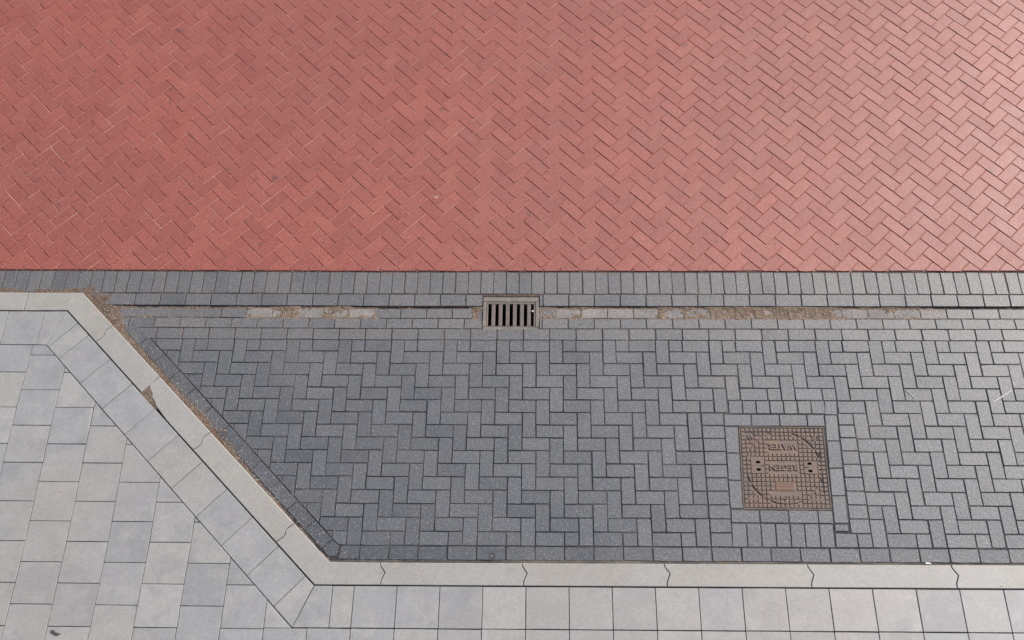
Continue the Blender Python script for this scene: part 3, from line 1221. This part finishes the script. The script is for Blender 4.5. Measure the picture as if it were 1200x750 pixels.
# pads round the lifting holes
for c0 in (0.2015, 0.796):
    cells = [q for q in hole_cells if abs(RIM + (q[0] + 0.5) * cell - c0) < 0.2]
    i0, i1 = min(q[0] for q in cells), max(q[0] for q in cells) + 1
    j0, j1 = min(q[1] for q in cells), max(q[1] for q in cells) + 1
    for i in range(i0, i1):
        for j in range(j0, j1):
            hole_cells.add((i, j))
    u0, u1, w0, w1 = RIM + i0 * cell, RIM + i1 * cell, RIM + j0 * cell, RIM + j1 * cell
    mine = [h for h in holes if abs(h[0] - c0) < 0.1]
    wm = 0.5 * (mine[0][1] + mine[1][1])
    for (u, w, s_), (wa, wb) in zip(mine, ((wm, w1), (w0, wm))):
        ring = []
        for k in range(12):
            t = 2 * math.pi * k / 12
            ru, rw = 0.026 * math.cos(t), 0.020 * math.sin(t)
            if s_ * rw < -0.008:
                rw = -0.012 * s_
                ru = math.copysign(0.024, ru) if abs(ru) > 0.001 else 0
            ring.append((u + ru, w + rw))
        outer = []
        for a, b in ring:
            du, dw = a - u, b - w
            ku = (u1 - u) / du if du > 1e-6 else ((u0 - u) / du if du < -1e-6 else 1e9)
            kw = (wb - w) / dw if dw > 1e-6 else ((wa - w) / dw if dw < -1e-6 else 1e9)
            k = min(ku, kw)
            outer.append((u + du * k, w + dw * k))
        n = 12
        v = [mp(a, b, 0.0) for a, b in ring] + [mp(a, b, 0.0) for a, b in outer] + [mp(a, b, -0.05) for a, b in ring]
        f = []
        for i in range(n):
            j = (i + 1) % n
            f.append((i, n + i, n + j, j))
            f.append((2 * n + i, i, j, 2 * n + j))
        f.append(tuple(range(2 * n, 3 * n)))
        # flat corners of the pad that the ring of rays leaves open
        for ca, cb in ((u0, wa), (u1, wa), (u1, wb), (u0, wb)):
            ds = sorted(range(n), key=lambda i: (outer[i][0] - ca) ** 2 + (outer[i][1] - cb) ** 2)[:2]
            if min((outer[i][0] - ca) ** 2 + (outer[i][1] - cb) ** 2 for i in ds) > 1e-8:
                v.append(mp(ca, cb, 0.0))
                a_, b_ = ds
                f.append((n + a_, n + b_, len(v) - 1))
        o = obj('lifting_hole', mesh_from('lifting_hole', v, f, M_COVER), mh)
        pit = obj('recess', mesh_from('recess', [mp(a, b, -0.045) for a, b in ring] + [mp(a * 0.98 + u * 0.02, b * 0.98 + w * 0.02, -0.006) for a, b in ring],
                                      [tuple(range(n))] + [(i, (i + 1) % n, n + (i + 1) % n, n + i) for i in range(n)], M_PIT), o)
# studs
zones = [(0.31, 0.19, 0.69, 0.30), (0.31, 0.445, 0.68, 0.56), (0.065, 0.085, 0.175, 0.175), (0.825, 0.095, 0.915, 0.185),
         (0.375, 0.665, 0.605, 0.785), (0.33, 0.785, 0.70, 0.835), (0.045, 0.865, 0.225, 0.905), (0.735, 0.865, 0.935, 0.905),
         (0.455, 0.83, 0.535, 0.885)]
J = Joined()
for i in range(NS):
    for j in range(NS):
        if (i, j) in hole_cells:
            continue
        u, w = RIM + (i + 0.5) * cell, RIM + (j + 0.5) * cell
        if any(a < u < c and b < 1 - w < d for a, b, c, d in zones):
            continue
        if abs(math.hypot(u - 0.5, w - 0.505) - 0.4325) < 0.008:
            continue
        h = cell * 0.42
        uv_prism(J, [(u - h, w - h), (u + h, w - h), (u + h, w + h), (u - h, w + h)], -0.0060, gauss(0.0, 0.0003), cell * 0.07)
tag(obj('stud_pattern', mesh_from('stud_pattern', J.v, J.f, M_COVER), mh), kind='stuff')


def ring_mesh(cu, cw, r0, r1, z0, z1, n=72):
    v, f = [], []
    for k in range(n):
        t = 2 * math.pi * k / n
        for r, z in ((r0, z0), (r0 + (r1 - r0) * 0.3, z1), (r1 - (r1 - r0) * 0.3, z1), (r1, z0)):
            v.append(mp(cu + r * math.cos(t), cw + r * math.sin(t), z))
    for k in range(n):
        a, b = 4 * k, 4 * ((k + 1) % n)
        for q in range(3):
            f.append((a + q, a + q + 1, b + q + 1, b + q))
    return v, f


obj('ring', mesh_from('ring', *ring_mesh(0.5, 0.505, 0.427, 0.439, -0.0060, 0.0024), M_COVER), mh)
obj('small_boss', mesh_from('small_boss', *ring_mesh(0.492, 0.142, 0.006, 0.030, -0.0060, 0.001, 20), M_COVER), mh)


def text_part(name, s, uc, vtop, width, height, mat, z=0.0012, turn=True):
    cu = bpy.data.curves.new(name, 'FONT')
    cu.body = s
    cu.align_x = 'CENTER'
    cu.align_y = 'CENTER'
    cu.extrude = 0.5
    cu.offset = 0.02
    cu.resolution_u = 3
    t = bpy.data.objects.new('tmp', cu)
    COL.objects.link(t)
    bpy.context.view_layer.update()
    me = bpy.data.meshes.new_from_object(t.evaluated_get(bpy.context.evaluated_depsgraph_get()))
    bpy.data.objects.remove(t)
    xs_ = [q.co.x for q in me.vertices]
    ys_ = [q.co.y for q in me.vertices]
    x0_, x1_, y0_, y1_ = min(xs_), max(xs_), min(ys_), max(ys_)
    for q in me.vertices:
        a = ((q.co.x - x0_) / (x1_ - x0_) - 0.5) * width
        b = ((q.co.y - y0_) / (y1_ - y0_) - 0.5) * height
        zz = z if q.co.z > 0 else -0.0060
        if turn:
            a, b = -a, -b
        q.co = mp(uc + a, 1 - vtop + b, zz)
    me.materials.clear()
    me.materials.append(mat)
    me.name = name
    return obj(name, me, mh)


text_part('lettering', 'WATER', 0.497, 0.247, 0.335, 0.074, M_COVER)
text_part('lettering', 'REGEN', 0.495, 0.502, 0.325, 0.074, M_COVER)
text_part('lettering', 'W', 0.12, 0.130, 0.085, 0.072, M_COVER)
text_part('lettering', 'R', 0.868, 0.140, 0.060, 0.072, M_COVER)
for nm, a, b, c, d in (('rusty_label', 0.385, 0.672, 0.600, 0.780), ('cast_label', 0.05, 0.868, 0.222, 0.902), ('cast_label', 0.74, 0.868, 0.93, 0.902)):
    J = Joined()
    uv_prism(J, [(a, 1 - d), (c, 1 - d), (c, 1 - b), (a, 1 - b)], -0.0060, -0.0015, 0.002)
    n = 3 if nm == 'rusty_label' else 2
    for k in range(n):
        w_ = 1 - d + (d - b) * (k + 0.7) / (n + 0.4)
        uv_prism(J, [(a + 0.012, w_ - 0.006), (c - 0.012, w_ - 0.006), (c - 0.012, w_ + 0.006), (a + 0.012, w_ + 0.006)], -0.0016, 0.0003, 0.0015)
    obj(nm, mesh_from(nm, J.v, J.f, M_RUST if n == 3 else M_COVER), mh)

# ------------------------------------------------------------------ loose sand and dirt
PXX = ([0, 200, 400, 600, 800, 1000, 1200], [-4.374, -2.969, -1.574, -0.187, 1.191, 2.56, 3.921])


def px2x(p_):
    return float(np.interp(p_, *PXX))


def grid_mesh(name, X, Y, Z, mask, mat):
    nx, ny = X.shape
    idx = -np.ones((nx, ny), int)
    ok = mask[:-1, :-1] & mask[1:, :-1] & mask[1:, 1:] & mask[:-1, 1:]
    use = np.zeros((nx, ny), bool)
    use[:-1, :-1] |= ok
    use[1:, :-1] |= ok
    use[1:, 1:] |= ok
    use[:-1, 1:] |= ok
    idx[use] = np.arange(use.sum())
    v = np.stack([X[use], Y[use], Z[use]], -1)
    a, b, c, d = idx[:-1, :-1][ok], idx[1:, :-1][ok], idx[1:, 1:][ok], idx[:-1, 1:][ok]
    f = np.stack([a, b, c, d], -1)
    me = bpy.data.meshes.new(name)
    me.from_pydata(v.tolist(), [], f.tolist())
    me.materials.append(mat)
    me.validate()
    return me


# sand washed into the sunken course of the gutter
lv = [(100, 6), (140, 2), (165, -3), (285, -3), (292, 2), (330, 4), (345, 7), (352, 1), (378, 1), (386, 6), (408, 4), (414, -1), (440, 0), (452, -7), (548, -7),
      (555, 1), (566, 5), (632, 7), (648, 5), (655, -1), (770, -1), (776, 3.0), (800, 2.4), (826, 3.4), (834, 9), (874, 8), (880, 5.0), (888, 9), (940, 8.5), (950, 5),
      (960, 4.5), (985, 2.2), (1030, 2.0), (1065, 2.6), (1076, 2), (1083, -5), (1200, -6), (1300, -3)]
lx = [px2x(q[0]) for q in lv]
lz = [q[1] * 0.001 for q in lv]
gxs = np.arange(-3.62, 4.4, 0.005)
gys = np.linspace(1.862, 1.992, 30)
X, Y = np.meshgrid(gxs, gys, indexing='ij')
tj = (X + 3.1842) / 0.2093
dj_ = np.abs(tj - np.round(tj)) * 0.2093
cyn = (Y - 1.926) / 0.048
Z = -0.0162 + np.interp(X, lx, lz) - 0.0012 + 0.0095 * fbm(X, Y, 7, 5) + 0.004 * fbm(X, Y, 45, 3) + 0.0034 * np.clip(np.abs(cyn), 0, 1.2) ** 2.5 \
    + 0.0022 * np.exp(-(dj_ / 0.012) ** 2) - 0.0025
Z -= 0.03 * np.clip(np.abs(cyn) - 1.12, 0, 1) + 0.02 * np.clip(np.abs(cyn) - 1.25, 0, 1)
mask = ~((X > DR_X0 + 0.004) & (X < DR_X1 - 0.004))
Yw = Y + 0.0048 * np.maximum(0, X + 1.2)
tag(obj('gutter_sand', grid_mesh('gutter_sand', X, Yw, Z, mask, M_SAND)),
    'brown sand washed into the sunken paver row of the gutter', 'sand', kind='stuff')

# dirt heaped along the foot of the kerb, round its corner
tt = np.concatenate([np.arange(-2.6, 0, 0.008), np.arange(0, 0.0785, 0.0035), np.arange(0.0785, 3.22, 0.006)])
dd = np.linspace(-0.004, 1.0, 44)
T, D = np.meshgrid(tt, dd, indexing='ij')
dm = np.interp(T, [-2.6, -0.4, -0.05, 0.03, 0.2, 0.42, 0.62, 1.0, 1.45, 1.75, 2.05, 2.3, 3.22],
               [0.080, 0.078, 0.085, 0.100, 0.125, 0.090, 0.062, 0.042, 0.050, 0.064, 0.042, 0.022, 0.014])
dirx, diry = (F2[0] - F1[0]), (F2[1] - F1[1])
ll = math.hypot(dirx, diry)
dirx, diry = dirx / ll, diry / ll
nxd, nyd = -diry, dirx
dist = D * dm * 1.35
ang = np.clip(T / 0.0785, 0, 1)
a0 = math.pi / 2
a1 = math.atan2(nyd, nxd)
an = a0 + (a1 - a0) * ang
BX = np.where(T < 0, F1[0] + T, F1[0] + dirx * np.maximum(T - 0.0785, 0))
BY = np.where(T < 0, F1[1] - 0.002, F1[1] + diry * np.maximum(T - 0.0785, 0))
X, Y = BX + np.cos(an) * dist, BY + np.sin(an) * dist
rel = dist / dm
Z = 0.007 * (1 - rel) - np.interp(T, [0.0, 0.6, 1.9, 2.3], [0.0, 0.001, 0.002, 0.007]) + 0.012 * fbm(X, Y, 11, 4) * np.clip(1.3 - rel, 0.2, 1) + 0.0025 * fbm(X, Y, 60, 3)
Z = np.where(rel > 1.1, Z - 0.05 * (rel - 1.1), Z)
lowz = np.interp(Y, [1.70, 1.88, 1.97, 2.05], [0.0, -0.010, -0.012, 0.0])
Z = Z + np.where(X > F1[0], lowz * 0.8, 0.0)
tag(obj('kerb_dirt', grid_mesh('kerb_dirt', X, Y, Z, np.ones_like(X, bool), M_DIRT)),
    'reddish dirt and crumbs heaped along the foot of the slanting kerb', 'dirt', kind='stuff')


xs_f = np.arange(-1.47, XR, 0.012)
X, Y = np.meshgrid(xs_f, np.linspace(0, 1, 12), indexing='ij')
y_in = -0.146 + 0.0065 * (X + 1.08) - 0.004
y_out = -0.100 + 0.0048 * np.maximum(0, X + 1.2)
Z = -0.0035 + 0.004 * fbm(X, Y * 0.05, 25, 4) - 0.006 * np.clip(Y - 0.75, 0, 1) + 0.004 * (1 - Y)
tag(obj('foot_dirt', grid_mesh('foot_dirt', X, y_in + (y_out - y_in) * Y, Z, np.ones_like(X, bool), M_JFOOT)),
    'thin dark dirt in the crack along the foot of the lower kerb', 'dirt', kind='stuff')


def patch(name, poly, z, h, label, mat, step=0.004, edge=0.02):
    if area2(poly) < 0:
        poly = poly[::-1]
    xs_ = np.arange(min(q[0] for q in poly), max(q[0] for q in poly) + step, step)
    ys_ = np.arange(min(q[1] for q in poly), max(q[1] for q in poly) + step, step)
    X, Y = np.meshgrid(xs_, ys_, indexing='ij')
    n = len(poly)
    dmin = np.full(X.shape, 9.0)
    for i in range(n):
        p0, p1 = poly[i], poly[(i + 1) % n]
        e = (p1[0] - p0[0], p1[1] - p0[1])
        l = math.hypot(*e)
        dmin = np.minimum(dmin, ((X - p0[0]) * -e[1] + (Y - p0[1]) * e[0]) / l)
    Z = z + h * np.clip(dmin / edge, -0.4, 1) + 0.004 * fbm(X, Y, 40, 4)
    return tag(obj(name, grid_mesh(name, X, Y, Z, dmin > -0.012, mat)), label, 'sand', kind='stuff')


patch('chip_sand', [(-3.045, 1.175), (-2.885, 1.020), (-2.915, 1.110), (-2.981, 1.232)], KZ - 0.0055, 0.003,
      'brown sand filling the broken corner of a slanting kerb stone', M_SAND)
patch('worn_patch', [(3.165, -0.285), (3.315, -0.287), (3.295, -0.262), (3.265, -0.245), (3.235, -0.25), (3.195, -0.268)], KZ - 0.0045, 0.0055,
      'sandy crumbs in the worn back edge of the rightmost kerb stone', M_SAND, 0.003, 0.014)

patch('drain_dirt', [(-0.43, 2.082), (0.035, 2.082), (0.035, 2.104), (-0.43, 2.104)], -0.009, 0.006,
      'rusty brown dirt in the gap above the storm drain', M_DIRT, 0.004, 0.008)

# ------------------------------------------------------------------ grit, crumbs and leaf bits
M_GRIT = mat_plain('pale_grit', (0.45, 0.42, 0.37), 0.8)
M_LEAF = mat_plain('dry_leaf', (0.20, 0.085, 0.04), 0.8)
J = Joined()


def grit_at(x, y, z, r):
    pts = [(1, 0, 0), (0, 1, 0), (-1, 0, 0), (0, -1, 0), (0, 0, 1), (0, 0, -1)]
    sc3 = [r * random.uniform(0.6, 1.3) for _ in range(3)]
    a = random.uniform(0, 6.28)
    v = []
    for q in pts:
        px_, py_, pz_ = q[0] * sc3[0], q[1] * sc3[1], q[2] * sc3[2] * 0.7
        v.append((x + px_ * math.cos(a) - py_ * math.sin(a), y + px_ * math.sin(a) + py_ * math.cos(a), z + pz_ + r * 0.3))
    J.add(v, [(0, 1, 4), (1, 2, 4), (2, 3, 4), (3, 0, 4), (1, 0, 5), (2, 1, 5), (3, 2, 5), (0, 3, 5)])


for k in range(700):
    t = random.random()
    q = lerp(F1, F2, t)
    d = abs(random.gauss(0.03, 0.05)) + 0.01
    grit_at(q[0] + nxd * d, q[1] + nyd * d, 0.006 * max(0, 1 - d / 0.1), random.choice((0.0015, 0.002, 0.003, 0.0045)))
for k in range(520):
    x = random.uniform(-3.4, 4.2)
    y = random.choice((1.975, 1.88, 1.93, 2.1, 1.78)) + gauss(0, 0.012)
    if DR_X0 < x < DR_X1:
        continue
    grit_at(x, y + wy(x), gz(y), random.choice((0.0015, 0.002, 0.0025, 0.004)))
for k in range(520):
    x = random.choice((random.uniform(1.38, 2.25), random.uniform(-2.1, -1.5), random.uniform(2.2, 3.1), random.uniform(0.04, 0.16)))
    y = random.uniform(1.885, 1.968)
    grit_at(x, y + wy(x), -0.0125, random.choice((0.0015, 0.002, 0.003, 0.004)))
for k in range(420):
    c = random.randint(-14, 45)
    r = random.randint(0, 16)
    x, y = gx(c) + gauss(0, 0.004), gy(r) + gauss(0, 0.004)
    if random.random() < 0.5:
        x += random.uniform(0, 0.105)
    else:
        y -= random.uniform(0, 0.105)
    if x + y < DIAG or (1.5 < x < 2.2 and 0.26 < y < 0.96) or y < 0:
        continue
    grit_at(x, y + wy(x), -0.002, random.choice((0.0015, 0.002, 0.003)))
for k in range(260):
    x = random.uniform(-4.6, 4.0)
    grit_at(x, Y_ROAD - 0.004 + gauss(0, 0.006) + wy(x), 0.0, random.choice((0.0015, 0.002, 0.003)))
tag(obj('grit', mesh_from('grit', J.v, J.f, M_GRIT)), 'pale grit scattered over joints and the gutter', 'grit', kind='stuff')

v, f = [], []
for k in range(90):
    t = abs(gauss(0.55, 0.07)) if k < 60 else random.uniform(0.02, 0.75)
    q = lerp(F1, F2, min(t, 0.95))
    d = abs(gauss(0.035, 0.025)) + 0.008
    x, y, z = q[0] + nxd * d, q[1] + nyd * d, 0.004 + random.uniform(0, 0.006)
    a, l, w_ = random.uniform(0, 6.28), random.uniform(0.004, 0.011), random.uniform(0.002, 0.005)
    b = len(v)
    for dx, dy, dz in ((-l, 0, 0), (0, -w_, random.uniform(0, 0.004)), (l, 0, random.uniform(0, 0.005)), (0, w_, random.uniform(0, 0.004))):
        v.append((x + dx * math.cos(a) - dy * math.sin(a), y + dx * math.sin(a) + dy * math.cos(a), z + dz))
    f.append((b, b + 1, b + 2, b + 3))
tag(obj('leaf_litter', mesh_from('leaf_litter', v, f, M_LEAF)), 'small dry leaf bits in the dirt beside the slanting kerb', 'leaf litter', kind='stuff')


# ------------------------------------------------------------------ single small things
def scrap(name, poly, z, th, mat, label, cat, M4=None):
    if area2(poly) < 0:
        poly = poly[::-1]
    v, f = prism(poly, 0, 0.001, th * 0.5, lambda a, b: th)
    n = len(poly)
    for i in range(n):
        v[2 * n + i] = (v[2 * n + i][0], v[2 * n + i][1], 0)
    cx, cy = sum(q[0] for q in poly) / n, sum(q[1] for q in poly) / n
    o = obj(name, mesh_from(name, [(q[0] - cx, q[1] - cy, q[2]) for q in v], f, mat))
    o.location = (cx, cy, z)
    if M4 is not None:
        o.matrix_world = M4 @ Matrix.Translation((cx, cy, z))
    return tag(o, label, cat)


scrap('dark_scrap', [(-3.318, -0.652), (-3.310, -0.642), (-3.294, -0.644), (-3.282, -0.657), (-3.268, -0.662), (-3.240, -0.668), (-3.256, -0.679), (-3.270, -0.681),
                     (-3.288, -0.672), (-3.304, -0.665)], TZ + 0.003, 0.002, mat_plain('dark_scrap', (0.065, 0.065, 0.068)),
      'small dark crooked scrap lying on a tile at the bottom left', 'scrap')
scrap('paper_scrap', [(2.768, -0.086), (2.790, -0.083), (2.812, -0.088), (2.808, -0.096), (2.772, -0.096)], 0.002, 0.004, mat_plain('white_paper', (0.72, 0.72, 0.70)),
      'tiny white paper scrap against the kerb at the right', 'paper')
scrap('pale_fleck', [(-0.886, 0.742), (-0.878, 0.744), (-0.858, 0.722), (-0.842, 0.745), (-0.834, 0.742), (-0.848, 0.712), (-0.862, 0.710)], 0.001, 0.0015,
      mat_plain('pale_fleck', (0.47, 0.33, 0.25)), 'small pale hooked fleck on a red brick above the drain', 'fleck', SL_M)
scrap('pebble', [(-0.030, 1.944), (-0.020, 1.938), (-0.010, 1.943), (-0.008, 1.953), (-0.018, 1.958), (-0.028, 1.953)], -0.008, 0.006, M_GRIT,
      'pale pebble lying on the right rim of the storm drain', 'pebble')
M_CHALK = mat_plain('chalky_scratch', (0.42, 0.42, 0.41))
scrap('scratch', [(3.500, 1.158), (3.590, 1.210), (3.675, 1.266), (3.672, 1.275), (3.585, 1.221), (3.497, 1.165)], 0.0018, 0.0006, M_CHALK,
      'thin white scratch across grey pavers at the right edge', 'scratch')
scrap('scratch', [(2.859, 1.266), (2.886, 1.228), (2.913, 1.192), (2.918, 1.196), (2.892, 1.232), (2.865, 1.270)], 0.0018, 0.0006, M_CHALK,
      'short faint white scratch on a grey paver above right of the manhole', 'scratch')
rv_, rf_ = [], []
for k in range(28):
    t = 2 * math.pi * k / 28
    for r, z in ((0.0175, 0.0), (0.019, 0.0016), (0.0225, 0.0016), (0.024, 0.0)):
        rv_.append((r * math.cos(t), r * math.sin(t), z))
for k in range(28):
    a, b = 4 * k, 4 * ((k + 1) % 28)
    for q in range(3):
        rf_.append((a + q, a + q + 1, b + q + 1, b + q))
ro = obj('round_mark', mesh_from('round_mark', rv_, rf_, mat_plain('dark_ring', (0.035, 0.033, 0.034))))
ro.location = (-0.298, -0.074 + wy(-0.298), 0.0012)
tag(ro, 'small dark ring on a paver beside the lower kerb', 'ring')
print('objects', len(bpy.data.objects), 'bay', n_bay, 'gutter', n_gut, 'red cut', n_cut)
